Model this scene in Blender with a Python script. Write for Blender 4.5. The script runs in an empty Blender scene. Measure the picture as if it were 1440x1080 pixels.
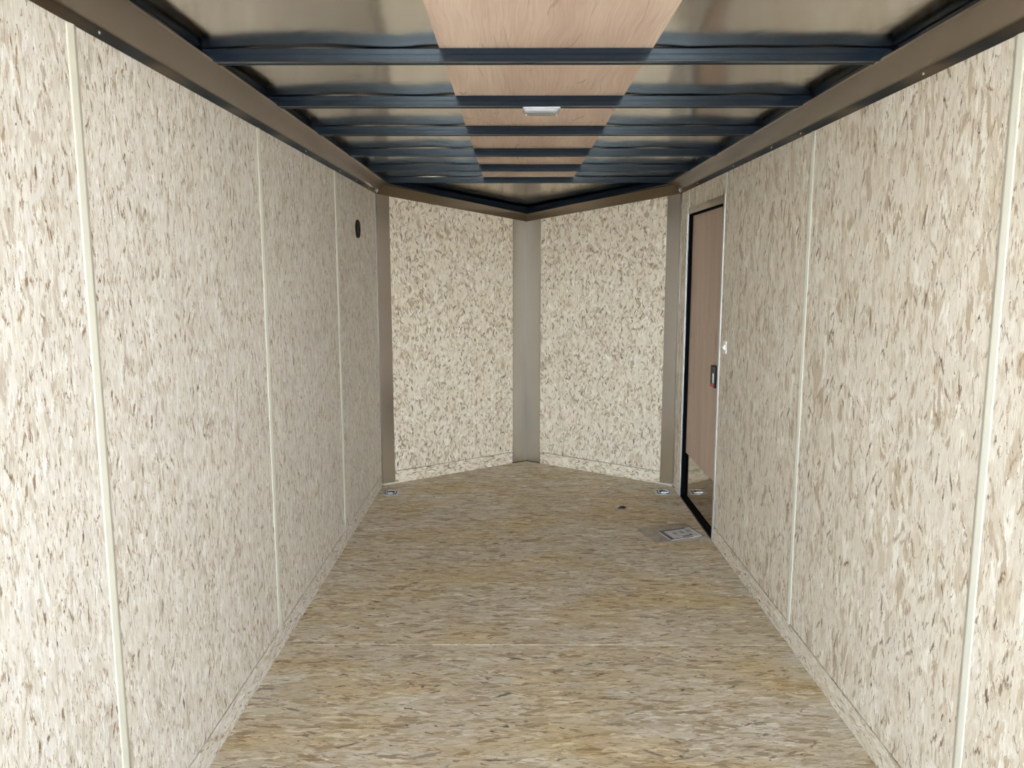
import bpy, bmesh, math, random
from mathutils import Vector, Matrix
random.seed(7)
scene = bpy.context.scene
C = scene.collection
rad = math.radians

# ------------------------------------------------------------------ camera, sky, sun, exposure
cam_d = bpy.data.cameras.new('camera')
cam_d.sensor_fit = 'HORIZONTAL'
cam_d.sensor_width = 36.0
cam_d.lens = 36.0 * 1100.0 / 1440.0
cam_d.clip_start = 0.02
cam = bpy.data.objects.new('camera', cam_d)
C.objects.link(cam)
cam.location = (-0.086, 0.0, 1.51)
cam.rotation_euler = (rad(90 - 8.17), 0.0, rad(0.26))
scene.camera = cam

scene.view_settings.view_transform = 'Standard'
scene.view_settings.look = 'None'
scene.view_settings.exposure = 1.5
scene.view_settings.gamma = 1.0
scene.view_settings.use_curve_mapping = False
scene.cycles.max_bounces = 10
scene.cycles.diffuse_bounces = 6
scene.cycles.glossy_bounces = 5
scene.cycles.use_denoising = True
scene.cycles.adaptive_threshold = 0.03
scene.cycles.sample_clamp_indirect = 8.0

SKY_STRENGTH = 1.0
SUN_STRENGTH = 15.0
world = bpy.data.worlds.new('sky')
scene.world = world
world.use_nodes = True
wt = world.node_tree
wt.nodes.clear()
w_out = wt.nodes.new('ShaderNodeOutputWorld')
w_bg = wt.nodes.new('ShaderNodeBackground')
w_tc = wt.nodes.new('ShaderNodeTexCoord')
w_sep = wt.nodes.new('ShaderNodeSeparateXYZ')
wt.links.new(w_tc.outputs['Generated'], w_sep.inputs[0])
w_r = wt.nodes.new('ShaderNodeValToRGB')          # horizon haze to zenith blue
w_r.color_ramp.elements[0].position = 0.0
w_r.color_ramp.elements[0].color = (0.82, 0.93, 1.0, 1)
w_r.color_ramp.elements[1].position = 0.8
w_r.color_ramp.elements[1].color = (0.34, 0.56, 1.0, 1)
wt.links.new(w_sep.outputs['Z'], w_r.inputs[0])
w_n = wt.nodes.new('ShaderNodeTexNoise')          # thin clouds
w_n.inputs['Scale'].default_value = 2.2
w_n.inputs['Detail'].default_value = 6
wt.links.new(w_tc.outputs['Generated'], w_n.inputs['Vector'])
w_nr = wt.nodes.new('ShaderNodeValToRGB')
w_nr.color_ramp.elements[0].position = 0.5
w_nr.color_ramp.elements[1].position = 0.72
wt.links.new(w_n.outputs['Fac'], w_nr.inputs[0])
w_m = wt.nodes.new('ShaderNodeMix')
w_m.data_type = 'RGBA'
wt.links.new(w_nr.outputs['Color'], w_m.inputs['Factor'])
wt.links.new(w_r.outputs['Color'], w_m.inputs['A'])
w_m.inputs['B'].default_value = (1.0, 1.0, 1.0, 1)
wt.links.new(w_m.outputs['Result'], w_bg.inputs['Color'])
w_s = wt.nodes.new('ShaderNodeMapRange')          # bright hazy horizon, deeper sky above
w_s.interpolation_type = 'SMOOTHSTEP'
wt.links.new(w_sep.outputs['Z'], w_s.inputs['Value'])
w_s.inputs['From Min'].default_value = 0.02
w_s.inputs['From Max'].default_value = 0.36
w_s.inputs['To Min'].default_value = SKY_STRENGTH * 9.5
w_s.inputs['To Max'].default_value = SKY_STRENGTH
w_x = wt.nodes.new('ShaderNodeMapRange')          # the sky is brighter over the yard on the left
wt.links.new(w_sep.outputs['X'], w_x.inputs['Value'])
w_x.inputs['From Min'].default_value = -0.7
w_x.inputs['From Max'].default_value = 0.7
w_x.inputs['To Min'].default_value = 1.14
w_x.inputs['To Max'].default_value = 0.82
w_p = wt.nodes.new('ShaderNodeMath')
w_p.operation = 'MULTIPLY'
wt.links.new(w_s.outputs[0], w_p.inputs[0])
wt.links.new(w_x.outputs[0], w_p.inputs[1])
wt.links.new(w_p.outputs[0], w_bg.inputs['Strength'])
wt.links.new(w_bg.outputs[0], w_out.inputs[0])

sun_d = bpy.data.lights.new('sun', 'SUN')
sun_d.energy = SUN_STRENGTH
sun_d.angle = rad(0.6)
sun_d.color = (1.0, 0.97, 0.91)
sun = bpy.data.objects.new('sun', sun_d)
C.objects.link(sun)
sun.location = (4, 9, 9)
sun.rotation_euler = (rad(-35), rad(12), 0)   # ahead of the nose: the rear opening is in shade, the yard is sunlit

# ------------------------------------------------------------------ dimensions (metres)
XW = 1.03          # side wall face
Y0 = -0.70         # rear sill
YC = 5.42          # front corner of the side walls
YA = 6.16          # apex of the V nose
KH = 0.088         # kick board height
ZB = 2.10          # underside of the roof bows
ZS = 2.141         # roof skin
FT4 = 1.219

# ------------------------------------------------------------------ material helpers
class NT:
    def __init__(self, tree):
        self.t = tree
    def n(self, kind, **kw):
        nd = self.t.nodes.new(kind)
        for k, v in kw.items():
            setattr(nd, k, v)
        return nd
    def put(self, sock, v):
        if v is None:
            return
        if hasattr(v, 'is_output') or isinstance(v, bpy.types.NodeSocket):
            self.t.links.new(v, sock)
        else:
            sock.default_value = v
    def math(self, op, a, b=None, c=None, clamp=False):
        nd = self.n('ShaderNodeMath', operation=op, use_clamp=clamp)
        self.put(nd.inputs[0], a)
        if b is not None: self.put(nd.inputs[1], b)
        if c is not None: self.put(nd.inputs[2], c)
        return nd.outputs[0]
    def vmath(self, op, a, b=None, scale=None):
        nd = self.n('ShaderNodeVectorMath', operation=op)
        self.put(nd.inputs[0], a)
        if b is not None: self.put(nd.inputs[1], b)
        if scale is not None: self.put(nd.inputs['Scale'], scale)
        return nd.outputs[0]
    def mix(self, fac, a, b, mode='MIX'):
        nd = self.n('ShaderNodeMix', data_type='RGBA', blend_type=mode)
        self.put(nd.inputs['Factor'], fac)
        self.put(nd.inputs['A'], a)
        self.put(nd.inputs['B'], b)
        return nd.outputs['Result']
    def ramp(self, fac, stops, interp='LINEAR'):
        nd = self.n('ShaderNodeValToRGB')
        nd.color_ramp.interpolation = interp
        el = nd.color_ramp.elements
        while len(el) < len(stops):
            el.new(0.5)
        for e, (p, c) in zip(el, stops):
            e.position = p
            e.color = (c[0], c[1], c[2], 1)
        self.put(nd.inputs[0], fac)
        return nd.outputs['Color']
    def noise(self, vec, scale, detail=2, rough=0.5, dist=0.0, dim='3D'):
        nd = self.n('ShaderNodeTexNoise', noise_dimensions=dim)
        self.put(nd.inputs['Vector'], vec)
        nd.inputs['Scale'].default_value = scale
        nd.inputs['Detail'].default_value = detail
        nd.inputs['Roughness'].default_value = rough
        nd.inputs['Distortion'].default_value = dist
        return nd.outputs['Fac']

def new_mat(name):
    m = bpy.data.materials.new(name)
    m.use_nodes = True
    t = m.node_tree
    b = t.nodes['Principled BSDF']
    return m, NT(t), b

def plain(name, col, rough=0.5, metal=0.0, coat=0.0, spec=0.5, var=0.0, vscale=8.0, stretch=None, rvar=0.0):
    m, N, b = new_mat(name)
    b.inputs['Metallic'].default_value = metal
    b.inputs['Coat Weight'].default_value = coat
    b.inputs['Coat Roughness'].default_value = 0.12
    b.inputs['Specular IOR Level'].default_value = spec
    tc = N.n('ShaderNodeTexCoord').outputs['Object']
    if stretch:
        tc = N.vmath('MULTIPLY', tc, stretch)
    nz = N.noise(tc, vscale, 4, 0.6)
    f = N.math('MULTIPLY_ADD', N.math('SUBTRACT', nz, 0.5), 2 * var, 1.0)
    c = N.mix(1.0, (col[0], col[1], col[2], 1), N.n('ShaderNodeCombineColor').outputs[0], 'MULTIPLY') if False else None
    cc = N.n('ShaderNodeVectorMath', operation='SCALE')
    cc.inputs[0].default_value = col
    N.put(cc.inputs['Scale'], f)
    N.put(b.inputs['Base Color'], cc.outputs[0])
    r = N.math('MULTIPLY_ADD', N.math('SUBTRACT', nz, 0.5), 2 * rvar, rough, clamp=True)
    N.put(b.inputs['Roughness'], r)
    return m

# --- one layer of wood flakes: random short rectangles laid around the grain direction
def flake_group():
    g = bpy.data.node_groups.new('flake_layer', 'ShaderNodeTree')
    I = g.interface
    I.new_socket('UV', in_out='INPUT', socket_type='NodeSocketVector')
    for nm in ('CellW', 'CellL', 'HalfW', 'HalfL', 'Spread', 'Seed', 'Density', 'Tip'):
        I.new_socket(nm, in_out='INPUT', socket_type='NodeSocketFloat')
    for nm in ('Mask', 'RandA', 'RandB', 'Grain'):
        I.new_socket(nm, in_out='OUTPUT', socket_type='NodeSocketFloat')
    N = NT(g)
    gi = N.n('NodeGroupInput'); go = N.n('NodeGroupOutput')
    i = gi.outputs
    size = N.n('ShaderNodeCombineXYZ')
    N.put(size.inputs[0], i['CellW']); N.put(size.inputs[1], i['CellL']); size.inputs[2].default_value = 1.0
    seedv = N.n('ShaderNodeCombineXYZ')
    N.put(seedv.inputs[0], i['Seed']); N.put(seedv.inputs[1], N.math('MULTIPLY', i['Seed'], 0.731))
    P = N.vmath('ADD', N.vmath('DIVIDE', i['UV'], size.outputs[0]), seedv.outputs[0])
    vo = N.n('ShaderNodeTexVoronoi', voronoi_dimensions='2D', feature='F1')
    vo.inputs['Scale'].default_value = 1.0
    vo.inputs['Randomness'].default_value = 1.0
    N.put(vo.inputs['Vector'], P)
    d = N.vmath('MULTIPLY', N.vmath('SUBTRACT', P, vo.outputs['Position']), size.outputs[0])
    col = N.n('ShaderNodeSeparateColor'); N.put(col.inputs[0], vo.outputs['Color'])
    r1, r2, r3 = col.outputs[0], col.outputs[1], col.outputs[2]
    ang = N.math('MULTIPLY', N.math('SUBTRACT', r1, 0.5), N.math('MULTIPLY', i['Spread'], 2.0))
    rot = N.n('ShaderNodeVectorRotate', rotation_type='Z_AXIS')
    N.put(rot.inputs['Vector'], d); N.put(rot.inputs['Angle'], ang)
    s = N.n('ShaderNodeSeparateXYZ'); N.put(s.inputs[0], rot.outputs[0])
    hw = N.math('MULTIPLY', i['HalfW'], N.math('MULTIPLY_ADD', r2, 1.1, 0.45))
    hl = N.math('MULTIPLY', i['HalfL'], N.math('MULTIPLY_ADD', r3, 1.0, 0.5))
    # pointed ends: the width shrinks towards the tip
    along = N.math('DIVIDE', N.math('ABSOLUTE', s.outputs[1]), hl)
    tip = N.math('SUBTRACT', 1.0, N.math('POWER', along, i['Tip']))
    inside_w = N.math('LESS_THAN', N.math('ABSOLUTE', s.outputs[0]), N.math('MULTIPLY', hw, tip))
    inside_l = N.math('LESS_THAN', along, 1.0)
    r4 = N.math('FRACT', N.math('MULTIPLY', N.math('ADD', r1, r3), 17.31))
    dens = N.math('LESS_THAN', r4, i['Density'])
    mask = N.math('MULTIPLY', N.math('MULTIPLY', inside_w, inside_l), dens)
    gv = N.vmath('MULTIPLY', rot.outputs[0], (420.0, 22.0, 1.0))
    gv = N.vmath('ADD', gv, vo.outputs['Position'])
    gn = N.n('ShaderNodeTexNoise', noise_dimensions='2D')
    N.put(gn.inputs['Vector'], gv); gn.inputs['Scale'].default_value = 1.0; gn.inputs['Detail'].default_value = 1.0
    N.put(go.inputs['Mask'], mask)
    N.put(go.inputs['RandA'], N.math('FRACT', N.math('MULTIPLY', r2, 7.77)))
    N.put(go.inputs['RandB'], r3)
    N.put(go.inputs['Grain'], gn.outputs['Fac'])
    return g
FLAKE = flake_group()

def osb(name, palette, layers, slivers, rough=0.7, tone=0.10, patch=None, gain=1.0, bump=0.25, splint=0.045):
    """palette: colour stops; layers: (cellw, celll, halfw, halfl, spread, density); slivers: the thin dark strands"""
    m, N, b = new_mat(name)
    uv = N.n('ShaderNodeUVMap').outputs[0]
    # fibre streaks under everything
    st = N.noise(N.vmath('MULTIPLY', uv, (230.0, 26.0, 1.0)), 1.0, 3, 0.6, dim='2D')
    base = N.ramp(st, [(0.25, palette[1][1]), (0.5, palette[2][1]), (0.75, palette[-1][1])])
    colour, height = base, N.math('MULTIPLY', st, 0.3)
    seed = 3.1
    # wobble so that flake edges are ragged
    wob = N.n('ShaderNodeTexNoise', noise_dimensions='2D')
    N.put(wob.inputs['Vector'], uv)
    wob.inputs['Scale'].default_value = 34.0
    wob.inputs['Detail'].default_value = 4.0
    wob.inputs['Roughness'].default_value = 0.62
    wv = N.vmath('MULTIPLY', N.vmath('SUBTRACT', wob.outputs['Color'], (0.5, 0.5, 0.5)), (0.012, 0.012, 0))
    # splintered ends: neighbouring fibres end at different lengths
    spl = N.noise(N.vmath('MULTIPLY', uv, (380.0, 18.0, 1.0)), 1.0, 2, 0.6, dim='2D')
    splv = N.n('ShaderNodeCombineXYZ')
    N.put(splv.inputs[1], N.math('MULTIPLY', N.math('SUBTRACT', spl, 0.5), splint))
    uvw = N.vmath('ADD', N.vmath('ADD', uv, wv), splv.outputs[0])
    clump = N.noise(uv, 7.0, 3, 0.7, dim='2D')
    def lay(L, pal, grain_amt, hmul, tip, soft=False):
        nonlocal colour, height, seed
        g = N.n('ShaderNodeGroup'); g.node_tree = FLAKE
        N.put(g.inputs['UV'], uvw)
        for k, v in zip(('CellW', 'CellL', 'HalfW', 'HalfL', 'Spread', 'Density'), L):
            g.inputs[k].default_value = v
        g.inputs['Tip'].default_value = tip
        if soft:      # slivers come in clumps
            N.put(g.inputs['Density'], N.math('MULTIPLY', N.math('MULTIPLY_ADD', clump, 4.2, -1.1), L[5]))
        g.inputs['Seed'].default_value = seed
        seed += 11.37
        c = N.ramp(g.outputs['RandA'], pal)
        gf = N.math('MULTIPLY_ADD', N.math('SUBTRACT', g.outputs['Grain'], 0.5), grain_amt * 2, 1.0)
        sc = N.n('ShaderNodeVectorMath', operation='SCALE')
        N.put(sc.inputs[0], c); N.put(sc.inputs['Scale'], gf)
        mk = g.outputs['Mask']
        if soft:      # thin slivers let the wood around them show through in places
            mk = N.math('MULTIPLY', mk, N.math('MULTIPLY_ADD', g.outputs['Grain'], 2.0, 0.12, clamp=True))
        colour = N.mix(mk, colour, sc.outputs[0])
        h = N.math('MULTIPLY_ADD', g.outputs['RandB'], hmul, N.math('MULTIPLY', g.outputs['Grain'], 0.15))
        mh = N.n('ShaderNodeMix', data_type='FLOAT')
        N.put(mh.inputs['Factor'], g.outputs['Mask']); N.put(mh.inputs['A'], height); N.put(mh.inputs['B'], h)
        height = mh.outputs['Result']
    for L in layers:
        lay(L, palette, 0.20, 1.0, 9.0)
    for L, pal in slivers:
        lay(L, pal, 0.30, 0.2, 2.2, True)
    # fine fibre over all of it
    ff = N.math('MULTIPLY_ADD', N.math('SUBTRACT', st, 0.5), 0.42, 1.0)
    fs = N.n('ShaderNodeVectorMath', operation='SCALE')
    N.put(fs.inputs[0], colour); N.put(fs.inputs['Scale'], ff)
    colour = fs.outputs[0]
    big = N.noise(uv, 2.3, 3, 0.6, dim='2D')
    big = N.math('MULTIPLY_ADD', N.math('SUBTRACT', big, 0.5), 2 * tone, gain)
    sc = N.n('ShaderNodeVectorMath', operation='SCALE')
    N.put(sc.inputs[0], colour); N.put(sc.inputs['Scale'], big)
    colour = sc.outputs[0]
    if patch:
        pcol, pscale, lo, hi, amt = patch
        pn = N.noise(N.vmath('MULTIPLY', uv, (1.6, 0.8, 1.0)), pscale, 3, 0.65, dim='2D')
        pf = N.n('ShaderNodeMapRange')
        N.put(pf.inputs['Value'], pn)
        pf.inputs['From Min'].default_value = lo; pf.inputs['From Max'].default_value = hi
        pf.inputs['To Max'].default_value = amt
        colour = N.mix(pf.outputs[0], colour, (pcol[0], pcol[1], pcol[2], 1), 'MULTIPLY')
    N.put(b.inputs['Base Color'], colour)
    b.inputs['Roughness'].default_value = rough
    b.inputs['Specular IOR Level'].default_value = 0.3
    bp = N.n('ShaderNodeBump')
    bp.inputs['Strength'].default_value = bump
    bp.inputs['Distance'].default_value = 0.0012
    N.put(bp.inputs['Height'], height)
    N.put(b.inputs['Normal'], bp.outputs[0])
    return m

PAL_WALL = [(0.0, (0.53, 0.47, 0.40)), (0.12, (0.66, 0.61, 0.53)), (0.35, (0.73, 0.695, 0.625)),
            (0.6, (0.79, 0.765, 0.71)), (0.8, (0.735, 0.70, 0.655)), (1.0, (0.88, 0.875, 0.845))]
PAL_RIGHT = [(0.0, (0.50, 0.41, 0.30)), (0.12, (0.64, 0.56, 0.44)), (0.35, (0.73, 0.67, 0.56)),
             (0.6, (0.80, 0.75, 0.65)), (0.8, (0.75, 0.69, 0.60)), (1.0, (0.89, 0.86, 0.78))]
PAL_NOSE = [(0.0, (0.50, 0.39, 0.26)), (0.15, (0.68, 0.59, 0.45)), (0.35, (0.77, 0.69, 0.56)),
            (0.6, (0.83, 0.77, 0.64)), (0.8, (0.77, 0.69, 0.55)), (1.0, (0.91, 0.87, 0.78))]
PAL_FLOOR = [(0.0, (0.36, 0.28, 0.19)), (0.15, (0.50, 0.42, 0.30)), (0.38, (0.61, 0.54, 0.42)),
             (0.6, (0.68, 0.62, 0.50)), (0.8, (0.64, 0.59, 0.52)), (1.0, (0.82, 0.79, 0.70))]
BROWN = [(0.0, (0.17, 0.115, 0.07)), (0.5, (0.30, 0.215, 0.14)), (1.0, (0.46, 0.36, 0.25))]
GREY = [(0.0, (0.16, 0.13, 0.11)), (0.5, (0.28, 0.24, 0.21)), (1.0, (0.42, 0.36, 0.30))]
BLACK = [(0.0, (0.02, 0.015, 0.012)), (1.0, (0.08, 0.05, 0.035))]

M = {}
SLIV = [(0.0, (0.22, 0.14, 0.085)), (0.4, (0.36, 0.26, 0.17)), (1.0, (0.52, 0.42, 0.31))]
M['osb_left'] = osb('osb_left_wall', PAL_WALL,
    [(.030, .110, .015, .055, .35, 1.0), (.022, .080, .011, .038, .5, .9), (.016, .060, .006, .028, .5, .85),
     (.011, .040, .0034, .018, .7, .7), (.070, .100, .009, .030, 1.0, .30)],
    [((.011, .030, .0013, .011, .7, .55), SLIV), ((.030, .055, .0028, .018, 1.0, .42), BROWN), ((.055, .070, .0018, .0060, 1.3, .22), BLACK)],
    tone=0.07)
M['osb_right'] = osb('osb_right_wall', PAL_RIGHT,
    [(.050, .190, .026, .095, .25, 1.0), (.036, .140, .015, .070, .45, .9), (.026, .110, .009, .050, .6, .8),
     (.016, .066, .0045, .030, .8, .6), (.080, .130, .014, .046, 1.0, .38)],
    [((.014, .044, .0014, .016, .7, .52), SLIV), ((.040, .075, .0034, .026, 1.0, .38), BROWN), ((.060, .090, .0020, .008, 1.3, .22), BLACK)],
    tone=0.07)
M['osb_nose'] = osb('osb_nose_wall', PAL_NOSE,
    [(.040, .090, .019, .044, .6, 1.0), (.030, .070, .013, .032, .9, .95), (.022, .055, .009, .024, 1.0, .85),
     (.016, .042, .006, .018, 1.2, .7), (.075, .110, .014, .034, 1.2, .30)],
    [((.020, .040, .0024, .018, 1.2, .55), SLIV), ((.032, .056, .0036, .020, 1.4, .52), BROWN), ((.060, .080, .0030, .014, 1.5, .25), [(0, (.08, .05, .03)), (1, (.2, .12, .07))])],
    tone=0.06)
M['osb_floor'] = osb('osb_floor', PAL_FLOOR,
    [(.040, .190, .020, .095, .30, 1.0), (.028, .150, .013, .070, .45, .95), (.018, .100, .007, .048, .45, .9),
     (.012, .060, .0036, .028, .6, .7)],
    [((.013, .055, .0014, .022, .7, .52), SLIV), ((.040, .090, .0030, .022, .9, .35), BROWN), ((.060, .150, .0050, .040, .6, .26), GREY), ((.090, .110, .0038, .007, 1.3, .24), BLACK)],
    tone=0.10, patch=((0.94, 0.80, 0.50), 1.7, 0.45, 0.72, 0.7), bump=0.2)

def luan(name, dark, light, line, ax=0, ring=None):
    """thin plywood veneer; grain along UV y"""
    m, N, b = new_mat(name)
    uv = N.n('ShaderNodeUVMap').outputs[0]
    warp = N.n('ShaderNodeTexNoise', noise_dimensions='2D')
    N.put(warp.inputs['Vector'], N.vmath('MULTIPLY', uv, (2.2, 0.9, 1)))
    warp.inputs['Scale'].default_value = 2.0; warp.inputs['Detail'].default_value = 2
    wv = N.vmath('SCALE', N.vmath('SUBTRACT', warp.outputs['Color'], (0.5, 0.5, 0.5)), scale=0.07)
    p = N.vmath('ADD', uv, wv)
    fine = N.noise(N.vmath('MULTIPLY', p, (150.0, 3.5, 1)), 1.0, 4, 0.65, dim='2D')
    broad = N.noise(N.vmath('MULTIPLY', p, (7.0, 0.9, 1)), 1.0, 3, 0.5, dim='2D')
    c = N.ramp(N.math('ADD', N.math('MULTIPLY', fine, 0.45), N.math('MULTIPLY', broad, 0.55)), [(0.33, dark), (0.62, light)])
    # cathedral growth rings
    q = N.noise(N.vmath('MULTIPLY', p, (4.0, 0.45, 1)), 1.0, 1.5, 0.4, dim='2D')
    rg = N.math('FRACT', N.math('MULTIPLY', q, 13.0))
    ln = N.math('LESS_THAN', N.math('ABSOLUTE', N.math('SUBTRACT', rg, 0.5)), 0.035)
    brk = N.noise(N.vmath('MULTIPLY', uv, (9.0, 2.5, 1)), 1.0, 2, 0.5, dim='2D')
    ln = N.math('MULTIPLY', ln, N.math('MULTIPLY', N.math('GREATER_THAN', brk, 0.56), 0.38))
    c = N.mix(ln, c, (line[0], line[1], line[2], 1))
    N.put(b.inputs['Base Color'], c)
    b.inputs['Roughness'].default_value = 0.62
    b.inputs['Specular IOR Level'].default_value = 0.3
    return m
M['luan_roof'] = luan('luan_ceiling', (0.57, 0.42, 0.335), (0.75, 0.60, 0.495), (0.30, 0.12, 0.06))
M['luan_door'] = luan('luan_door', (0.50, 0.38, 0.30), (0.60, 0.47, 0.385), (0.22, 0.12, 0.08))
M['vinyl'] = plain('cream_vinyl', (0.62, 0.61, 0.52), 0.38, var=0.02, vscale=5)
M['bronze'] = plain('bronze_trim_metal', (0.285, 0.24, 0.195), 0.20, metal=1.0, var=0.08, vscale=3, stretch=(1, 0.3, 1), rvar=0.06)
M['stainless'] = plain('brushed_stainless', (0.76, 0.75, 0.735), 0.25, metal=1.0, var=0.03, vscale=2.5, stretch=(1, 1, 0.8), rvar=0.06)
M['stainless_dull'] = plain('brushed_metal_dull', (0.60, 0.575, 0.535), 0.36, metal=1.0, var=0.02, vscale=2.5, stretch=(1, 1, 0.8), rvar=0.03)
M['black'] = plain('black_steel_paint', (0.006, 0.010, 0.018), 0.22, spec=0.5, var=0.03, vscale=4, rvar=0.02)
M['black'].node_tree.nodes['Principled BSDF'].inputs['Specular Tint'].default_value = (0.66, 0.84, 1.0, 1)
M['black_matt'] = plain('black_frame_paint', (0.008, 0.009, 0.013), 0.5, spec=0.4)
M['rubber'] = plain('black_rubber', (0.004, 0.004, 0.005), 0.85, spec=0.04)
M['alu'] = plain('bright_aluminium', (0.62, 0.63, 0.64), 0.42, metal=1.0, var=0.03)
M['alu_brown'] = plain('aluminium_dull', (0.52, 0.47, 0.40), 0.28, metal=1.0, var=0.04)
M['kick'] = plain('polished_bronze_kick_plate', (0.40, 0.34, 0.27), 0.06, metal=1.0, var=0.03, vscale=3)
M['zinc'] = plain('zinc_plated_steel', (0.52, 0.56, 0.62), 0.33, metal=1.0, var=0.12, vscale=40)
M['zinc_bright'] = plain('bright_zinc', (0.88, 0.90, 0.92), 0.18, metal=1.0)
M['dark_gap'] = plain('dark_recess', (0.02, 0.02, 0.022), 0.6)
M['screw'] = plain('screw_head', (0.85, 0.84, 0.80), 0.25, metal=1.0)
M['screw_dark'] = plain('dull_screw_head', (0.45, 0.40, 0.33), 0.35, metal=1.0)
M['white'] = plain('white_plastic', (0.86, 0.86, 0.84), 0.35)
M['red'] = plain('red_plastic', (0.55, 0.02, 0.02), 0.35)
M['black_plastic'] = plain('black_plastic', (0.010, 0.010, 0.011), 0.5, spec=0.18)
M['lens'] = plain('frosted_lamp_lens', (0.24, 0.25, 0.265), 0.25, coat=0.5, var=0.04, vscale=30)
M['chrome'] = plain('lamp_bezel', (0.42, 0.44, 0.47), 0.35, metal=1.0)
M['paper'] = plain('white_paper', (0.86, 0.86, 0.88), 0.6, var=0.02)
M['ink'] = plain('navy_ink', (0.03, 0.035, 0.06), 0.6)
M['ink_grey'] = plain('grey_ink', (0.20, 0.20, 0.22), 0.6)
M['ink_red'] = plain('dark_red_ink', (0.11, 0.03, 0.035), 0.6)
M['lint'] = plain('purple_black_scrap', (0.022, 0.012, 0.035), 0.5)
M['skin'] = plain('outer_skin_white', (0.60, 0.60, 0.60), 0.4)
M['caulk'] = plain('pale_sealant', (0.60, 0.62, 0.56), 0.5)

# polished roof skin
def roof_mat():
    m, N, b = new_mat('polished_roof_skin')
    tc = N.n('ShaderNodeTexCoord').outputs['Object']
    nz = N.noise(tc, 3.0, 5, 0.6, 0.4)
    fine = N.noise(N.vmath('MULTIPLY', tc, (4, 30, 1)), 3.0, 3, 0.6)
    c = N.ramp(nz, [(0.3, (0.66, 0.63, 0.57)), (0.7, (0.75, 0.715, 0.65))])
    N.put(b.inputs['Base Color'], c)
    b.inputs['Metallic'].default_value = 1.0
    N.put(b.inputs['Roughness'], N.math('MULTIPLY_ADD', fine, 0.10, 0.11))
    bp = N.n('ShaderNodeBump')
    bp.inputs['Strength'].default_value = 0.35
    bp.inputs['Distance'].default_value = 0.004
    N.put(bp.inputs['Height'], N.noise(tc, 5.0, 2, 0.5, 0.5))
    N.put(b.inputs['Normal'], bp.outputs[0])
    return m
M['roof'] = roof_mat()

def film_mat():
    m, N, b = new_mat('clear_plastic_film')
    tc = N.n('ShaderNodeTexCoord').outputs['Object']
    tr = N.n('ShaderNodeBsdfTransparent'); tr.inputs[0].default_value = (0.93, 0.93, 0.93, 1)
    b.inputs['Base Color'].default_value = (0.62, 0.60, 0.58, 1)
    b.inputs['Roughness'].default_value = 0.18
    mx = N.n('ShaderNodeMixShader')
    f = N.math('MULTIPLY_ADD', N.noise(tc, 14.0, 3, 0.6, 1.0), 0.34, 0.0, clamp=True)
    N.put(mx.inputs[0], f)
    N.t.links.new(tr.outputs[0], mx.inputs[1])
    N.t.links.new(b.outputs[0], mx.inputs[2])
    N.t.links.new(mx.outputs[0], N.t.nodes['Material Output'].inputs['Surface'])
    bp = N.n('ShaderNodeBump'); bp.inputs['Strength'].default_value = 0.6; bp.inputs['Distance'].default_value = 0.004
    N.put(bp.inputs['Height'], N.noise(tc, 22.0, 3, 0.6, 1.0))
    N.put(b.inputs['Normal'], bp.outputs[0])
    return m
M['film'] = film_mat()

def ground_mat():
    m, N, b = new_mat('gravel_yard')
    tc = N.n('ShaderNodeTexCoord').outputs['Object']
    c = N.ramp(N.noise(tc, 9.0, 6, 0.7), [(0.3, (0.49, 0.475, 0.45)), (0.7, (0.62, 0.605, 0.58))])
    N.put(b.inputs['Base Color'], c)
    b.inputs['Roughness'].default_value = 0.9
    return m
M['ground'] = ground_mat()

# ------------------------------------------------------------------ mesh helpers (all shapes are given in world metres)
def uv_project(bm, grain, off, rot=None):
    """UV in metres: y runs along the wood grain"""
    lay = bm.loops.layers.uv.verify()
    axes = {'x': 0, 'y': 1, 'z': 2}
    g = axes[grain]
    for f in bm.faces:
        n = f.normal
        if rot is not None: n = rot @ n
        k = max(range(3), key=lambda i: abs(n[i]))
        others = [i for i in range(3) if i != k]
        if g in others:
            v = g; u = [i for i in others if i != g][0]
        else:
            u, v = others
        for lp in f.loops:
            co = lp.vert.co
            if rot is not None: co = rot @ co
            lp[lay].uv = (co[u] + off[0], co[v] + off[1])

def box(bm, lo, hi, mat=None, bevel=0.0):
    lo, hi = Vector(lo), Vector(hi)
    c, s = (lo + hi) / 2, hi - lo
    mt = Matrix.Translation(c) @ Matrix.Diagonal((s.x, s.y, s.z, 1))
    if mat is not None: mt = mat @ mt
    r = bmesh.ops.create_cube(bm, size=1.0, matrix=mt)
    vs = r['verts']
    if bevel:
        es = list({e for v in vs for e in v.link_edges})
        bmesh.ops.bevel(bm, geom=es, offset=bevel, segments=2, affect='EDGES', profile=0.6)
    return vs

def cyl(bm, c, r, h, axis='z', seg=24, r2=None, mat=None):
    R = {'z': Matrix.Identity(4), 'x': Matrix.Rotation(rad(90), 4, 'Y'), 'y': Matrix.Rotation(rad(-90), 4, 'X')}[axis]
    mt = Matrix.Translation(c) @ R
    if mat is not None: mt = mat @ mt
    return bmesh.ops.create_cone(bm, cap_ends=True, segments=seg, radius1=r, radius2=r if r2 is None else r2, depth=h, matrix=mt)['verts']

def prism(bm, pts, axis_from, axis_to):
    """closed outline of 3D points pts (all at axis_from), extruded by the vector axis_to-axis_from"""
    d = Vector(axis_to) - Vector(axis_from)
    a = [bm.verts.new(Vector(p)) for p in pts]
    b = [bm.verts.new(Vector(p) + d) for p in pts]
    n = len(pts)
    bm.faces.new(a[::-1]); bm.faces.new(b)
    for i in range(n):
        bm.faces.new((a[i], a[(i + 1) % n], b[(i + 1) % n], b[i]))
    bmesh.ops.recalc_face_normals(bm, faces=bm.faces[:])

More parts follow.
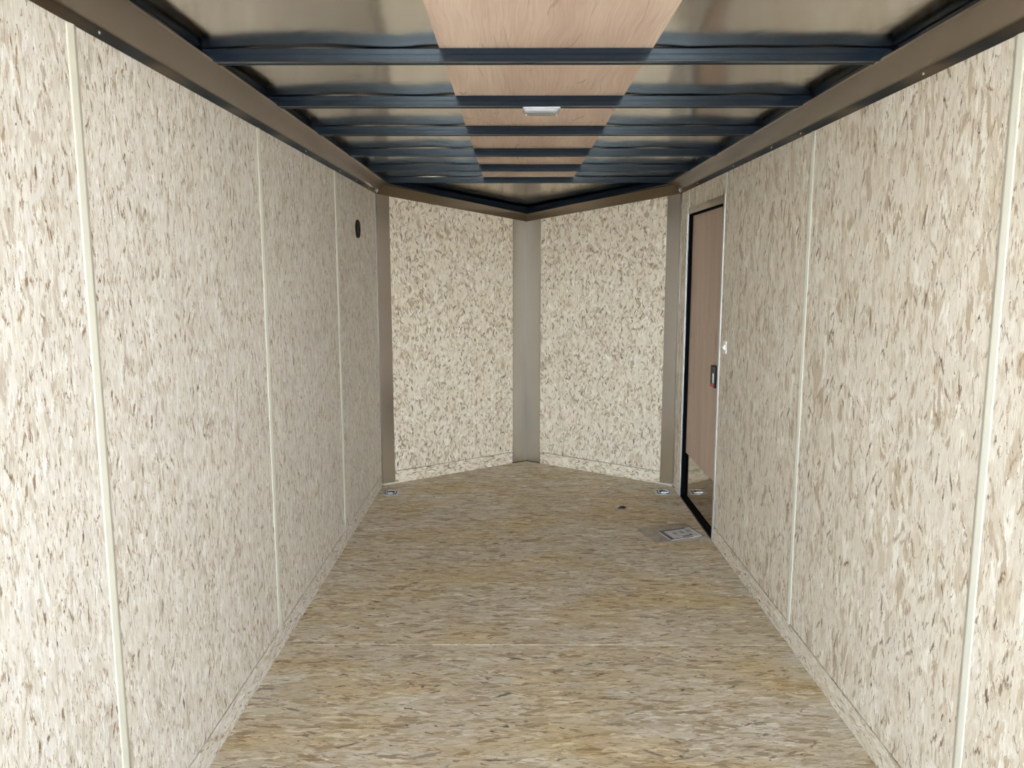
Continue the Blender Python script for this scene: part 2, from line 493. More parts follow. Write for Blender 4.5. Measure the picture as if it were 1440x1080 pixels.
def tube(bm, pts, r, seg=8, closed=False):
    pts = [Vector(p) for p in pts]
    n = len(pts)
    rings = []
    for i, p in enumerate(pts):
        a = pts[(i - 1) % n] if (closed or i > 0) else p
        b = pts[(i + 1) % n] if (closed or i < n - 1) else p
        t = (b - a).normalized()
        up = Vector((0, 0, 1)) if abs(t.z) < 0.9 else Vector((1, 0, 0))
        s = t.cross(up).normalized(); u = s.cross(t)
        rings.append([bm.verts.new(p + r * (math.cos(k * 2 * math.pi / seg) * s + math.sin(k * 2 * math.pi / seg) * u)) for k in range(seg)])
    for i in range(n if closed else n - 1):
        A, B = rings[i], rings[(i + 1) % n]
        for k in range(seg):
            bm.faces.new((A[k], A[(k + 1) % seg], B[(k + 1) % seg], B[k]))
    if not closed:
        bm.faces.new(rings[0][::-1]); bm.faces.new(rings[-1])
    bmesh.ops.recalc_face_normals(bm, faces=bm.faces[:])

WPOS = {}
def link(name, bm, m, parent=None, smooth=False, grain=None, off=(0, 0), origin=None, rot=None):
    if grain: 
        bm.normal_update()
        uv_project(bm, grain, off, rot)
    xs = [v.co for v in bm.verts]
    lo = Vector([min(v[i] for v in xs) for i in range(3)]); hi = Vector([max(v[i] for v in xs) for i in range(3)])
    o0 = Vector(origin) if origin is not None else Vector(((lo.x + hi.x) / 2, (lo.y + hi.y) / 2, lo.z))
    for v in bm.verts: v.co -= o0
    me = bpy.data.meshes.new(name)
    bm.to_mesh(me); bm.free()
    mats = m if isinstance(m, (list, tuple)) else [m]
    for q in mats: me.materials.append(M[q])
    if smooth:
        for p in me.polygons: p.use_smooth = True
        try: me.set_sharp_from_angle(angle=rad(35))
        except Exception: pass
    o = bpy.data.objects.new(name, me)
    C.objects.link(o)
    if parent is not None:
        o.parent = parent
        o.location = o0 - WPOS[parent]
    else:
        o.location = o0
    WPOS[o] = o0
    return o

def root(name, loc, label=None, cat=None, group=None, kind=None):
    o = bpy.data.objects.new(name, None)
    o.empty_display_size = 0.1
    C.objects.link(o)
    o.location = loc
    WPOS[o] = Vector(loc)
    return tag(o, label, cat, group, kind)

def tag(o, label=None, cat=None, group=None, kind=None):
    if label: o['label'] = label
    if cat: o['category'] = cat
    if group: o['group'] = group
    if kind: o['kind'] = kind
    return o

def copy_tree(o, loc):
    c = o.copy(); C.objects.link(c); c.location = loc
    for ch in list(o.children):
        d = ch.copy(); C.objects.link(d); d.parent = c
        for g in ch.children:
            e = g.copy(); C.objects.link(e); e.parent = d
    return c

def screw(parent, p, n, r=0.004, m='screw'):
    """pan head screw; n is the outward direction"""
    n = Vector(n).normalized()
    bm = bmesh.new()
    q = n.to_track_quat('Z', 'Y').to_matrix().to_4x4()
    bmesh.ops.create_cone(bm, cap_ends=True, segments=14, radius1=r, radius2=r * 0.55, depth=0.0024,
                          matrix=Matrix.Translation(Vector(p) + n * 0.0012) @ q)
    return link('screw', bm, m, parent)

def STR(name, bm, m, label=None, **kw):
    return tag(link(name, bm, m, **kw), label, None, None, 'structure')

# ------------------------------------------------------------------ yard outside the rear opening
bm = bmesh.new(); box(bm, (-40, -60, -0.62), (40, 30, -0.56))
STR('ground', bm, 'ground', 'grey gravel yard behind the open rear of the trailer')

# ------------------------------------------------------------------ floor
bm = bmesh.new()
prism(bm, [(-1.08, Y0, -0.08), (1.08, Y0, -0.08), (1.08, YC + .02, -0.08), (0, YA + .06, -0.08), (-1.08, YC + .02, -0.08)], (0, 0, -0.08), (0, 0, -0.016))
floor = STR('floor', bm, 'black_matt', 'oriented strand board floor with its strands running across the trailer')
seams = [Y0, 0.575, 1.794, 3.013, 4.232, 5.451]
for i in range(5):
    a, b_ = seams[i] + (0.001 if i else 0), seams[i + 1] - 0.001
    bm = bmesh.new(); box(bm, (-XW, a, -0.016), (XW, b_, 0.0)) if i < 4 else prism(bm,
        [(-XW, a, -0.016), (XW, a, -0.016), (XW, YC, -0.016), (XW - 0.035, YC + 0.025, -0.016), (-XW + 0.035, YC + 0.025, -0.016), (-XW, YC, -0.016)], (0, 0, -0.016), (0, 0, 0))
    if i == 3:      # this sheet stands about a millimetre proud at its near edge
        for v_ in bm.verts:
            if v_.co.y < a + .01 and v_.co.z > -.001: v_.co.z += .0012
    link('floor_panel', bm, 'osb_floor', floor, grain='x', off=(0.37 * i + i * 3.1, 1.7 * i + 0.4))
bm = bmesh.new()
yb = YC + 0.027
xb = XW * (YA - yb) / (YA - YC)
prism(bm, [(-xb, yb, -0.016), (xb, yb, -0.016), (0, YA, -0.016)], (0, 0, -0.016), (0, 0, 0))
link('floor_panel', bm, 'osb_floor', floor, grain='x', off=(17.3, 5.1))

# ------------------------------------------------------------------ side walls
def side_wall(s, name, seams_y, holes, mat, label):
    """s=-1 left, +1 right"""
    def X(a, b): return (min(s * a, s * b), max(s * a, s * b))
    bm = bmesh.new()
    x0, x1 = X(XW + .042, XW + .060)
    ys = [Y0, YC + .05]
    segs = []
    if holes:
        h = holes[0]
        box(bm, (x0, Y0, -0.08), (x1, h[0] + .02, ZS + 0.05)); box(bm, (x0, h[1] - .02, -0.08), (x1, YC + .05, ZS + 0.05))
        box(bm, (x0, h[0] + .02, h[2] - .02), (x1, h[1] - .02, ZS + 0.05))
        box(bm, (x0, h[0] + .02, -0.08), (x1, h[1] - .02, -0.02))
    else:
        box(bm, (x0, Y0, -0.08), (x1, YC + .05, ZS + 0.05))
    # studs filling the space between skin and boards
    x0b, x1b = X(XW + .010, XW + .042)
    for yy in seams_y:
        box(bm, (x0b, yy - .02, 0.0), (x1b, yy + .02, ZS + .03))
    box(bm, (x0b, Y0, ZB - .02), (x1b, YC + .03, ZS + .04))
    box(bm, (x0b, Y0, -0.016), (x1b, holes[0][0] if holes else YC + .03, KH + .03))
    w = STR(name, bm, 'black_matt', label)
    x0, x1 = X(XW, XW + .0095)
    for i in range(len(seams_y) - 1):
        a, b_ = seams_y[i] + .0015, seams_y[i + 1] - .0015
        off = (4.3 * i + 1.1 * s, 2.9 * i + 0.77)
        boxes = [(a, b_, KH + .004, ZB)]
        if holes:
            h0, h1, hz = holes[0]
            boxes = []
            if b_ <= h0 + .03 or a >= h1 - .03:
                boxes = [(a, b_, KH + .004, ZB)]
            else:
                boxes = [(a, b_, hz, ZB)]
                if a < h0 - 0.005: boxes.append((a, h0, KH + .004, hz))
                if b_ > h1 + 0.005: boxes.append((h1, b_, KH + .004, hz))
        bm = bmesh.new()
        for (p, q, z0, z1) in boxes: box(bm, (x0, p, z0), (x1, q, z1))
        link('wall_panel', bm, mat, w, grain='z', off=off)
    return w
L_SEAMS = [Y0, .526, 1.745, 2.965, 4.190, YC - .002]
R_SEAMS = [Y0, .606, 1.825, 3.035, 4.250, 5.160, YC - .002]
DY0, DY1, DZ = 4.285, 5.145, 1.885      # door hole
wl = side_wall(-1, 'wall_left', L_SEAMS, None, 'osb_left', 'left side wall of pale oriented strand board with upright strands')
wr = side_wall(1, 'wall_right', R_SEAMS, [(DY0, DY1, DZ)], 'osb_right', 'right side wall of pale strand board with larger flakes and the side door')

# baseboards: strips of the same board along the floor
def kick(s, name, spans, mat, label):
    bm = bmesh.new()
    x0, x1 = (min(s * (XW - .0015), s * (XW + .0095)), max(s * (XW - .0015), s * (XW + .0095)))
    for a, b_ in spans: box(bm, (x0, a, 0.0003), (x1, b_, KH))
    return STR(name, bm, mat, label, grain='y', off=(9.1 + s, 3.7))
kick(-1, 'baseboard_left', [(Y0, YC - .07)], 'osb_left', 'low strand board strip along the foot of the left wall')
kick(1, 'baseboard_right', [(Y0, DY0 - .030), (DY1 + .032, YC - .07)], 'osb_right', 'low strand board strip along the foot of the right wall')
# bright nails along the baseboards
for s, yl in ((-1, (2.35, 2.92, 3.6, 4.3)), (1, (2.32, 2.62, 3.28, 3.9))):
    par = bpy.data.objects['baseboard_left' if s < 0 else 'baseboard_right']
    for y in yl:
        screw(par, (s * (XW - .0015), y, 0.045), (-s, 0, 0), 0.0035)

# ------------------------------------------------------------------ V nose walls
ANG = math.atan2(YA - YC, XW)             # turn of each nose wall
LEN = math.hypot(YA - YC, XW)
def nose_frame(s):
    """local x runs from the side corner to the apex, local y outward, z up"""
    p = Vector((s * XW, YC, 0))
    ex = Vector((-s * XW, YA - YC, 0)).normalized()
    ey = Vector((s * (YA - YC), XW, 0)).normalized()
    m = Matrix(((ex.x, ey.x, 0, p.x), (ex.y, ey.y, 0, p.y), (0, 0, 1, 0), (0, 0, 0, 1)))
    return m
def zc_low(t):  return 2.033 + (1.893 - 2.033) * t     # lower edge of the cornice from corner (0) to apex (1)
def zc_high(t): return 2.100 + (1.945 - 2.100) * t
def z_roof(t):  return ZS + (1.992 - ZS) * t
for s, nm in ((-1, 'left'), (1, 'right')):
    F = nose_frame(s); Fi = F.to_3x3().inverted()
    bm = bmesh.new()
    pts = [F @ Vector((0 - .05, .0420, -0.08)), F @ Vector((LEN + .03, .0420, -0.08)), F @ Vector((LEN + .03, .0420, 2.05)), F @ Vector((-.05, .0420, ZS + .06))]
    d = (F.to_3x3() @ Vector((0, .018, 0)))
    prism(bm, pts, (0, 0, 0), d)
    box(bm, (0, .010, -0.016), (LEN, .042, KH + .03), F)
    w = STR('wall_nose_' + nm, bm, 'black_matt', 'strand board wall forming the %s side of the V nose' % nm)
    bm = bmesh.new()
    z0 = KH + .004
    pts = [F @ Vector((.002, .0005, z0)), F @ Vector((LEN - .002, .0005, z0)), F @ Vector((LEN - .002, .0005, zc_low(1) + .03)), F @ Vector((.002, .0005, zc_low(0) + .03))]
    prism(bm, pts, (0, 0, 0), F.to_3x3() @ Vector((0, .0095, 0)))
    link('wall_panel', bm, 'osb_nose', w, grain='z', off=(21.0 + 6 * s, 3.3 + s), rot=Fi)
    bm = bmesh.new()
    box(bm, (.098, -.0012, 0.0003), (LEN - .136, .0098, KH), F)
    STR('baseboard_nose_' + nm, bm, 'osb_nose', 'low strand board strip along the foot of the %s nose wall' % nm, grain='x', off=(31.0 + s, 2.2), rot=Fi)

# ------------------------------------------------------------------ cream joint mouldings
tn = 0
def moulding(s, y, z0, z1, label):
    global tn
    tn += 1
    x = s * XW
    # near foot, near shoulder, ridge, far shoulder, far foot
    prof = [(-.0190, .0000), (-.0190, .0016), (-.0165, .0030), (-.0010, .0062), (.0025, .0062), (.0165, .0022), (.0180, .0010), (.0180, .0)]
    bm = bmesh.new()
    pts = [(x - s * h, y + w, z0) for w, h in prof]
    prism(bm, pts, (0, 0, z0), (0, 0, z1))
    return STR('trim_%d' % tn, bm, 'vinyl', label)
for y, lb in zip(L_SEAMS[2:5], ('cream vinyl joint strip on the left wall nearest the camera', 'thin cream joint strip halfway along the left wall',
                                'farthest cream joint strip on the left wall, before the round vent')):
    moulding(-1, y, KH + .001, 2.0295, lb)
moulding(-1, L_SEAMS[1], KH + .001, 2.0295, 'cream joint strip on the left wall beside the camera')
moulding(1, R_SEAMS[1], KH + .001, 2.0295, 'cream joint strip on the right wall beside the camera')
moulding(1, R_SEAMS[2], KH + .001, 2.0295, 'cream vinyl joint strip on the right wall nearest the camera')
moulding(1, R_SEAMS[3], KH + .001, 2.0295, 'cream joint strip halfway along the right wall')
moulding(1, R_SEAMS[4], DZ + .036, 2.0295, 'short cream joint strip above the near top corner of the side door')
moulding(1, R_SEAMS[5], DZ + .036, 2.0295, 'short cream joint strip above the far top corner of the side door')

# ------------------------------------------------------------------ bronze cornice between walls and roof
def cornice_section():
    # (distance from wall, height): closed folded sheet about 1 mm thick
    return [(.0006, 2.030), (.0022, 2.030), (.0026, 2.0575), (.085, 2.0985), (.088, 2.1035), (.0865, 2.1040), (.0838, 2.0998), (.0010, 2.0590), (.0006, 2.0575)]
def side_cornice(s, label, screws):
    global tn
    tn += 1
    sec = cornice_section()
    bm = bmesh.new()
    k = math.tan((math.pi / 2 - 0) / 2) 
    # mitre with the nose cornice: the end follows the bisector of the corner
    half = (math.pi / 2 + ANG) / 2 + 0   # angle between the wall and the bisector
    n = len(sec)
    A = [bm.verts.new((s * (XW - d), Y0, z)) for d, z in sec]
    turn = ANG_IN / 2
    B = [bm.verts.new((s * (XW - d), YC - d / math.tan(turn), z)) for d, z in sec]
    bm.faces.new(A); bm.faces.new(B[::-1])
    for i in range(n): bm.faces.new((A[i], A[(i + 1) % n], B[(i + 1) % n], B[i]))
    bmesh.ops.recalc_face_normals(bm, faces=bm.faces[:])
    o = STR('trim_%d' % tn, bm, 'bronze', label)
    for y in screws:
        screw(o, (s * (XW - .0024), y, 2.046), (-s, 0, 0), 0.0048)
    return o
# interior angle between side wall and nose wall
ANG_IN = math.pi / 2 + ANG
side_cornice(-1, 'brown metal cornice folded between the left wall and the roof', [1.86, 3.62, 4.32, 4.75, 5.15])
side_cornice(1, 'brown metal cornice folded between the right wall and the roof', [2.24, 3.17, 3.52, 4.12, 4.92])
def nose_cornice(s, label):
    global tn
    tn += 1
    F = nose_frame(s)
    sec0 = [(.0006, 2.030), (.0022, 2.030), (.0028, 2.0330), (.055, 2.0960), (.058, 2.1010), (.0565, 2.1020), (.0538, 2.0980), (.0012, 2.0350), (.0006, 2.0330)]
    turn = ANG_IN / 2
    apex_half = math.pi / 2 - ANG           # half of the angle at the apex
    bm = bmesh.new()
    n = len(sec0)
    def zz(z, t):
        f = (z - 2.030) / (2.1000 - 2.030)
        lo, hi = 2.030 + (1.893 - 2.030) * t, 2.100 + (1.945 - 2.100) * t
        return lo + f * (hi - lo)
    A, B = [], []
    for d, z in sec0:
        A.append(bm.verts.new(F @ Vector((d / math.tan(turn), -d, zz(z, 0)))))
        dd = d * 0.85
        B.append(bm.verts.new(F @ Vector((LEN - dd / math.tan(apex_half), -dd, zz(z, 1)))))
    bm.faces.new(A); bm.faces.new(B[::-1])
    for i in range(n): bm.faces.new((A[i], A[(i + 1) % n], B[(i + 1) % n], B[i]))
    bmesh.ops.recalc_face_normals(bm, faces=bm.faces[:])
    o = STR('trim_%d' % tn, bm, 'bronze', label)
    nn = -(F.to_3x3() @ Vector((0, 1, 0)))
    for t in (0.06, 0.50, 0.90):
        screw(o, F @ Vector((LEN * t, -.0024, 2.042 + (1.905 - 2.042) * t)), nn, 0.0045)
    return o
nose_cornice(-1, 'brown metal cornice along the top of the left nose wall')
nose_cornice(1, 'brown metal cornice along the top of the right nose wall')

# ------------------------------------------------------------------ stainless corner posts
def plate_strip(bm, F, x0, x1, z0, z1a, z1b, y=-.0035, t=.0015):
    pts = [F @ Vector((x0, y, z0)), F @ Vector((x1, y, z0)), F @ Vector((x1, y, z1b)), F @ Vector((x0, y, z1a))]
    prism(bm, pts, (0, 0, 0), F.to_3x3() @ Vector((0, t, 0)))
def corner_post(s, label):
    global tn
    tn += 1
    F = nose_frame(s)
    bm = bmesh.new()
    plate_strip(bm, F, .001, .094, .012, zc_low(0) - .002, zc_low(.08) - .002)
    xs = sorted((s * (XW - .0015), s * (XW - .0035)))
    box(bm, (xs[0], YC - .068, .012), (xs[1], YC + .0, 2.030))
    o = STR('trim_%d' % tn, bm, 'stainless', label)
    nn = -(F.to_3x3() @ Vector((0, 1, 0)))
    for z in (1.36, .99, .64, .29, 1.72, 0.10):
        screw(o, F @ Vector((.088, -.0034, z)), nn, 0.0042)
        screw(o, (s * (XW - .0036), YC - .06, z - .04), (-s, 0, 0), 0.0042)
    bm = bmesh.new()
    box(bm, (.001, -.0035, .0003), (.098, -.001, .012), F)
    link('sealant', bm, 'caulk', o)
    return o
corner_post(-1, 'brushed metal corner post where the left wall meets the nose')
corner_post(1, 'brushed metal corner post beside the side door where the right wall meets the nose')
tn += 1
bm = bmesh.new()
for s in (-1, 1):
    F = nose_frame(s)
    plate_strip(bm, F, LEN - .134, LEN - .001, .006, zc_low(.895) - .002, zc_low(1) - .002)
apex = STR('trim_%d' % tn, bm, 'stainless_dull', 'brushed metal post folded into the centre of the V nose')
for s in (-1, 1):
    F = nose_frame(s); nn = -(F.to_3x3() @ Vector((0, 1, 0)))
    for z in (1.47, 1.05, .63, .12):
        screw(apex, F @ Vector((LEN - .128, -.0036, z)), nn, 0.0042)

# ------------------------------------------------------------------ roof
bm = bmesh.new()
NX, NY = 84, 200
def sstep(a, b, x):
    t = max(0.0, min(1.0, (x - a) / (b - a)))
    return t * t * (3 - 2 * t)
def roof_z(x, y):
    ax = abs(x)
    base = ZS + 0.0003 - 0.0033 * sstep(.315, .42, ax)          # lies on the plywood, sags on to the bows beside it
    e = sstep(.32, .46, ax) * (1 - sstep(.80, .97, ax))
    ph = 0.5 * math.sin(1.7 * y + 0.6)
    amp = 0.0034 if x < 0 else 0.0016
    w = amp * max(0.0, math.sin(7.0 * (ax - .42) + ph)) + 0.0007 * (1 + math.sin(17 * x + 2.3 * y))
    w += 0.0010 * math.sin(math.pi * (y - 2.345) / 0.61) ** 2 * (0.5 + 0.5 * math.sin(9 * x + 1.3 * y))
    return base + e * w
grid = [[bm.verts.new((-1.06 + 2.12 * i / NX, Y0 + (YC - .02 - Y0) * j / NY, roof_z(-1.06 + 2.12 * i / NX, Y0 + (YC - .02 - Y0) * j / NY))) for i in range(NX + 1)] for j in range(NY + 1)]
for j in range(NY):
    for i in range(NX):
        bm.faces.new((grid[j][i], grid[j + 1][i], grid[j + 1][i + 1], grid[j][i + 1]))
# solid: add the top
top = [[bm.verts.new((v.co.x, v.co.y, ZS + .02)) for v in (grid[j][0], grid[j][NX])] for j in (0, NY)]
def fan(seq): 
    bm.faces.new(seq)
fan([top[0][0], top[0][1], top[1][1], top[1][0]])
fan(grid[0] + [top[0][1], top[0][0]])
fan(grid[NY][::-1] + [top[1][0], top[1][1]])
fan([grid[j][0] for j in range(NY, -1, -1)] + [top[0][0], top[1][0]])
fan([grid[j][NX] for j in range(NY + 1)] + [top[1][1], top[0][1]])
bmesh.ops.recalc_face_normals(bm, faces=bm.faces[:])
ceiling = STR('ceiling', bm, 'roof', 'polished brownish metal roof skin seen between the black bows', smooth=True)
bm = bmesh.new()
v = [(-1.06, YC - .02, ZS), (1.06, YC - .02, ZS), (0, YA + .04, 1.984)]
a = [bm.verts.new(p) for p in v]; b_ = [bm.verts.new((p[0], p[1], p[2] + .02)) for p in v]
bm.faces.new(a); bm.faces.new(b_[::-1])
for i in range(3): bm.faces.new((a[i], a[(i + 1) % 3], b_[(i + 1) % 3], b_[i]))
bmesh.ops.recalc_face_normals(bm, faces=bm.faces[:])
link('nose_roof_sheet', bm, 'roof', ceiling)
# black roof rails hidden behind the cornice
for s, nm in ((-1, 'left'), (1, 'right')):
    tn += 1
    bm = bmesh.new()
    x0, x1 = sorted((s * (XW - .050), s * (XW + .009)))
    box(bm, (x0, Y0, 2.106), (x1, YC - .04, ZS - .0045), bevel=.002)
    F = nose_frame(s)
    # two stacked rails along the nose, following the falling roof line
    for yy0, yy1, dz0, dz1 in ((-.055, .009, -.045, -.004),):
        P = lambda t, y, z: F @ Vector((LEN * t + (-.02 if t == 0 else 0), y, z))
        q = []
        for t in (0.0, 1.0):
            zt = z_roof(t)
            q.append([P(t, yy0, zt + dz0), P(t, yy1, zt + dz0), P(t, yy1, zt + dz1), P(t, yy0, zt + dz1)])
        va = [[bm.verts.new(p) for p in r] for r in q]
        bm.faces.new(va[0]); bm.faces.new(va[1][::-1])
        for i in range(4): bm.faces.new((va[0][i], va[0][(i + 1) % 4], va[1][(i + 1) % 4], va[1][i]))
    bmesh.ops.recalc_face_normals(bm, faces=bm.faces[:])
    STR('trim_%d' % tn, bm, 'black', 'black steel roof rail above the %s cornice' % nm)
# rear header over the opening
tn += 1
bm = bmesh.new(); box(bm, (-1.09, Y0 - .06, 2.075), (1.09, Y0 - .001, ZS + .06), bevel=.004)
STR('trim_%d' % tn, bm, 'black', 'black header over the rear opening')

# ------------------------------------------------------------------ roof bows
bow_y = [1.125, 1.735, 2.345, 2.950, 3.540, 4.165, 4.770, 5.385]
bow_labels = ['', '', 'black roof bow nearest the camera, the highest in the photo', 'black roof bow that carries the small dome lamp',
              'black roof bow just beyond the dome lamp', 'fourth black roof bow from the camera, second beyond the lamp',
              'second to last black roof bow before the nose, fifth from the camera',
              'last black roof bow, at the end of the plywood strip before the V nose']
def bow_mesh():
    bm = bmesh.new()
    # section in (y, z); ledges at the foot of both faces and a shallow groove halfway up
    h = ZS - .0036 - ZB
    sec = [(-.0205, 0), (-.0205, .0045), (-.0190, .0060), (-.0190, .0165), (-.0178, .0175), (-.0178, .0200), (-.0190, .0210), (-.0190, h - .0032), (-.0181, h - .0012), (-.0160, h - .0002),
           (.0160, h - .0002), (.0181, h - .0012), (.0190, h - .0032), (.0190, .0060), (.0205, .0045), (.0205, 0), (.016, 0), (.014, .002), (-.014, .002), (-.016, 0)]
    prism(bm, [(-.975, y, ZB + z) for y, z in sec], (-.975, 0, 0), (.975, 0, 0))
    return bm
bow0 = None
for y, lb in zip(bow_y, bow_labels):
    if not lb: continue
    if bow0 is None:
        bow0 = link('roof_bow', bow_mesh(), 'black', origin=(0, 0, ZB))
        bow0.location = (0, y, ZB)
        o = bow0
    else:
        o = bow0.copy(); C.objects.link(o); o.location = (0, y, ZB)
    tag(o, lb, 'roof bow', 'black roof bows across the ceiling')

# plywood strip lying on the bows
bm = bmesh.new(); box(bm, (-.303, -0.5, ZS - .0033), (.303, 5.360, ZS - .0003))
tag(link('plywood_strip', bm, 'luan_roof', grain='y', off=(0.9, 0.3)), 'long pinkish plywood strip down the middle of the roof above the bows', 'plywood strip')

# ------------------------------------------------------------------ dome lamp
lt = root('dome_lamp', (.008, 2.975, 2.10), 'small white dome lamp with rounded lens, unlit, under the second roof bow', 'lamp')
bm = bmesh.new(); box(bm, (-.060, 2.934, 2.0955), (.076, 2.990, 2.0998), bevel=.0015)
link('bezel', bm, 'chrome', lt)
bm = bmesh.new()
nu, nv = 20, 10
lay = []
for j in range(nv + 1):
    row = []
    for i in range(nu + 1):
        u = math.sin(math.pi / 2 * (-1 + 2 * i / nu)); v_ = math.sin(math.pi / 2 * (-1 + 2 * j / nv))
        x = .008 + .067 * u
        y = 2.963 + .024 * v_ + .012 * (1 - u * u) * (v_ if v_ > 0 else 0) - .004 * (1 - u * u) * (-v_ if v_ < 0 else 0)
        z = 2.0958 - .017 * (1 - abs(v_) ** 8) ** .5 * (1 - abs(u) ** 16) ** .5 - .002
        row.append(bm.verts.new((x, y, z)))
    lay.append(row)
for j in range(nv):
    for i in range(nu): bm.faces.new((lay[j][i], lay[j][i + 1], lay[j + 1][i + 1], lay[j + 1][i]))
edge = lay[0] + [r[nu] for r in lay[1:]] + lay[nv][-2::-1] + [r[0] for r in lay[-2:0:-1]]
up = [bm.verts.new((v_.co.x, v_.co.y, 2.0956)) for v_ in edge]
for i in range(len(edge)):
    k = (i + 1) % len(edge); bm.faces.new((edge[i], edge[k], up[k], up[i]))
bm.faces.new(up)
bmesh.ops.recalc_face_normals(bm, faces=bm.faces[:])
link('lens', bm, 'lens', lt, smooth=True)
for x in (-.047, .063):
    screw(lt, (x, 2.970, 2.0768), (0, -.3, -1), .0035, 'screw')

# ------------------------------------------------------------------ side door in the right wall
DX = XW + .024                       # door face, recessed
door = root('door_1', (XW + .03, (DY0 + DY1) / 2, 0), 'narrow side door of pinkish plywood in an aluminium frame', None, None, 'structure')
bm = bmesh.new(); box(bm, (DX, DY0 + .012, .0145), (DX + .016, DY1 - .022, DZ - .020), bevel=.001)
link('door_panel', bm, 'luan_door', door, grain='z', off=(3.2, 1.1))
# frame: flange on the wall face and a lip standing into the room
bm = bmesh.new()
for (y0, y1, z0, z1) in ((DY0 - .026, DY0 + .004, 0.002, DZ + .030), (DY1 - .004, DY1 + .018, 0.002, DZ + .030)):
    box(bm, (XW - .0030, y0, z0), (XW - .0002, y1, z1))
fr = link('door_frame', bm, 'alu', door)
bm = bmesh.new(); box(bm, (XW - .0032, DY0 - .026, DZ - .010), (XW - .0004, DY1 + .018, DZ + .032))
ft = link('frame_head', bm, 'alu_brown', door)
for y in (4.33, 4.60, 4.88, 5.12): screw(ft, (XW - .0033, y, DZ + .014), (-1, 0, 0), .0045)
bm = bmesh.new()
box(bm, (XW - .0050, DY0 - .030, .002), (XW - .0002, DY0 - .0262, DZ + .034)); box(bm, (XW - .0042, DY1 + .0182, .002), (XW - .0002, DY1 + .021, DZ + .034))
link('frame_lip', bm, 'alu', door)
for z in (.25, .55, 1.0, 1.45, 1.75):
    screw(fr, (XW - .0031, DY0 - .012, z), (-1, 0, 0), .004); screw(fr, (XW - .0031, DY1 + .014, z), (-1, 0, 0), .004)
# black rubber seal lining the reveal
bm = bmesh.new()
box(bm, (XW + .001, DY1 - .022, .004), (XW + .041, DY1 - .0045, DZ - .011))
box(bm, (XW + .001, DY0 + .0045, .004), (XW + .041, DY0 + .011, DZ - .011))
link('seal', bm, 'rubber', door)
bm = bmesh.new()
box(bm, (XW + .001, DY0 + .0112, DZ - .0195), (XW + .041, DY1 - .0222, DZ - .011))
link('seal', bm, 'rubber', door)
bm = bmesh.new(); box(bm, (XW - .004, DY0 - .002, -.012), (XW + .041, DY1 - .002, .004))
link('sill', bm, 'alu_brown', door)
bm = bmesh.new(); box(bm, (XW + .002, DY0 + .0112, .0042), (XW + .041, DY1 - .0222, .014))
link('seal', bm, 'rubber', door)
bm = bmesh.new(); box(bm, (DX - .0012, DY0 + .020, .017), (DX - .0001, DY1 - .0235, .315))
link('kick_plate', bm, 'kick', door)
# latch
bm = bmesh.new(); box(bm, (DX - .026, 4.335, .862), (DX - .0005, 4.440, .982), bevel=.003)
hd = link('latch', bm, 'black_plastic', door)
bm = bmesh.new(); box(bm, (DX - .030, 4.360, .888), (DX - .0262, 4.378, .944), bevel=.001)
link('paddle', bm, 'alu', hd)
bm = bmesh.new(); box(bm, (DX - .031, 4.352, .864), (DX - .0262, 4.402, .882), bevel=.001)
link('lock_tab', bm, 'red', hd)
for z in (.955, .970): screw(hd, (DX - .0262, 4.362, z), (-1, 0, 0), .0035)
bm = bmesh.new(); box(bm, (DX - .003, 4.443, .872), (DX - .0005, 4.452, .974))
link('strike_edge', bm, 'alu', hd)
screw(door, (DX - .0003, 4.74, 1.50), (-1, 0, 0), .004, 'screw_dark')

# ------------------------------------------------------------------ light switch
sw = root('light_switch', (XW, 4.155, 1.08), 'small white light switch on the right wall beside the door', 'switch')
bm = bmesh.new(); box(bm, (XW - .005, 4.125, 1.078), (XW - .0002, 4.185, 1.146), bevel=.0015)
link('cover_plate', bm, 'white', sw)
bm = bmesh.new()
prism(bm, [(XW - .0052, 4.140, 1.096), (XW - .0052, 4.140, 1.126), (XW - .016, 4.140, 1.112), (XW - .013, 4.140, 1.106)], (0, 0, 0), (0, .028, 0))
link('rocker', bm, 'white', sw)

# ------------------------------------------------------------------ round vent
vt = root('round_vent', (-XW, 4.735, 1.708), 'round black louvred vent high on the left wall near the nose', 'vent')
bm = bmesh.new()
cyl(bm, (-XW + .0022, 4.735, 1.762), .054, .004, 'x', 40)
link('rim', bm, 'black_plastic', vt)
bm = bmesh.new()
for k in range(9):
    z = 1.762 + (k - 4) * .0102
    hw = math.sqrt(max(0, .047 ** 2 - (z - 1.762) ** 2))
    R = Matrix.Translation((-XW + .0075, 4.735, z)) @ Matrix.Rotation(rad(35), 4, 'Y')
    box(bm, (-.004, -hw, -.0007), (.004, hw, .0007), R)
link('louvres', bm, 'black_plastic', vt)
bm = bmesh.new()
pts = [(-XW + .008, 4.735 + .050 * math.cos(k * math.pi / 20), 1.762 + .050 * math.sin(k * math.pi / 20)) for k in range(40)]
tube(bm, pts, .0035, 8, True)
link('outer_ring', bm, 'black_plastic', vt, smooth=True)

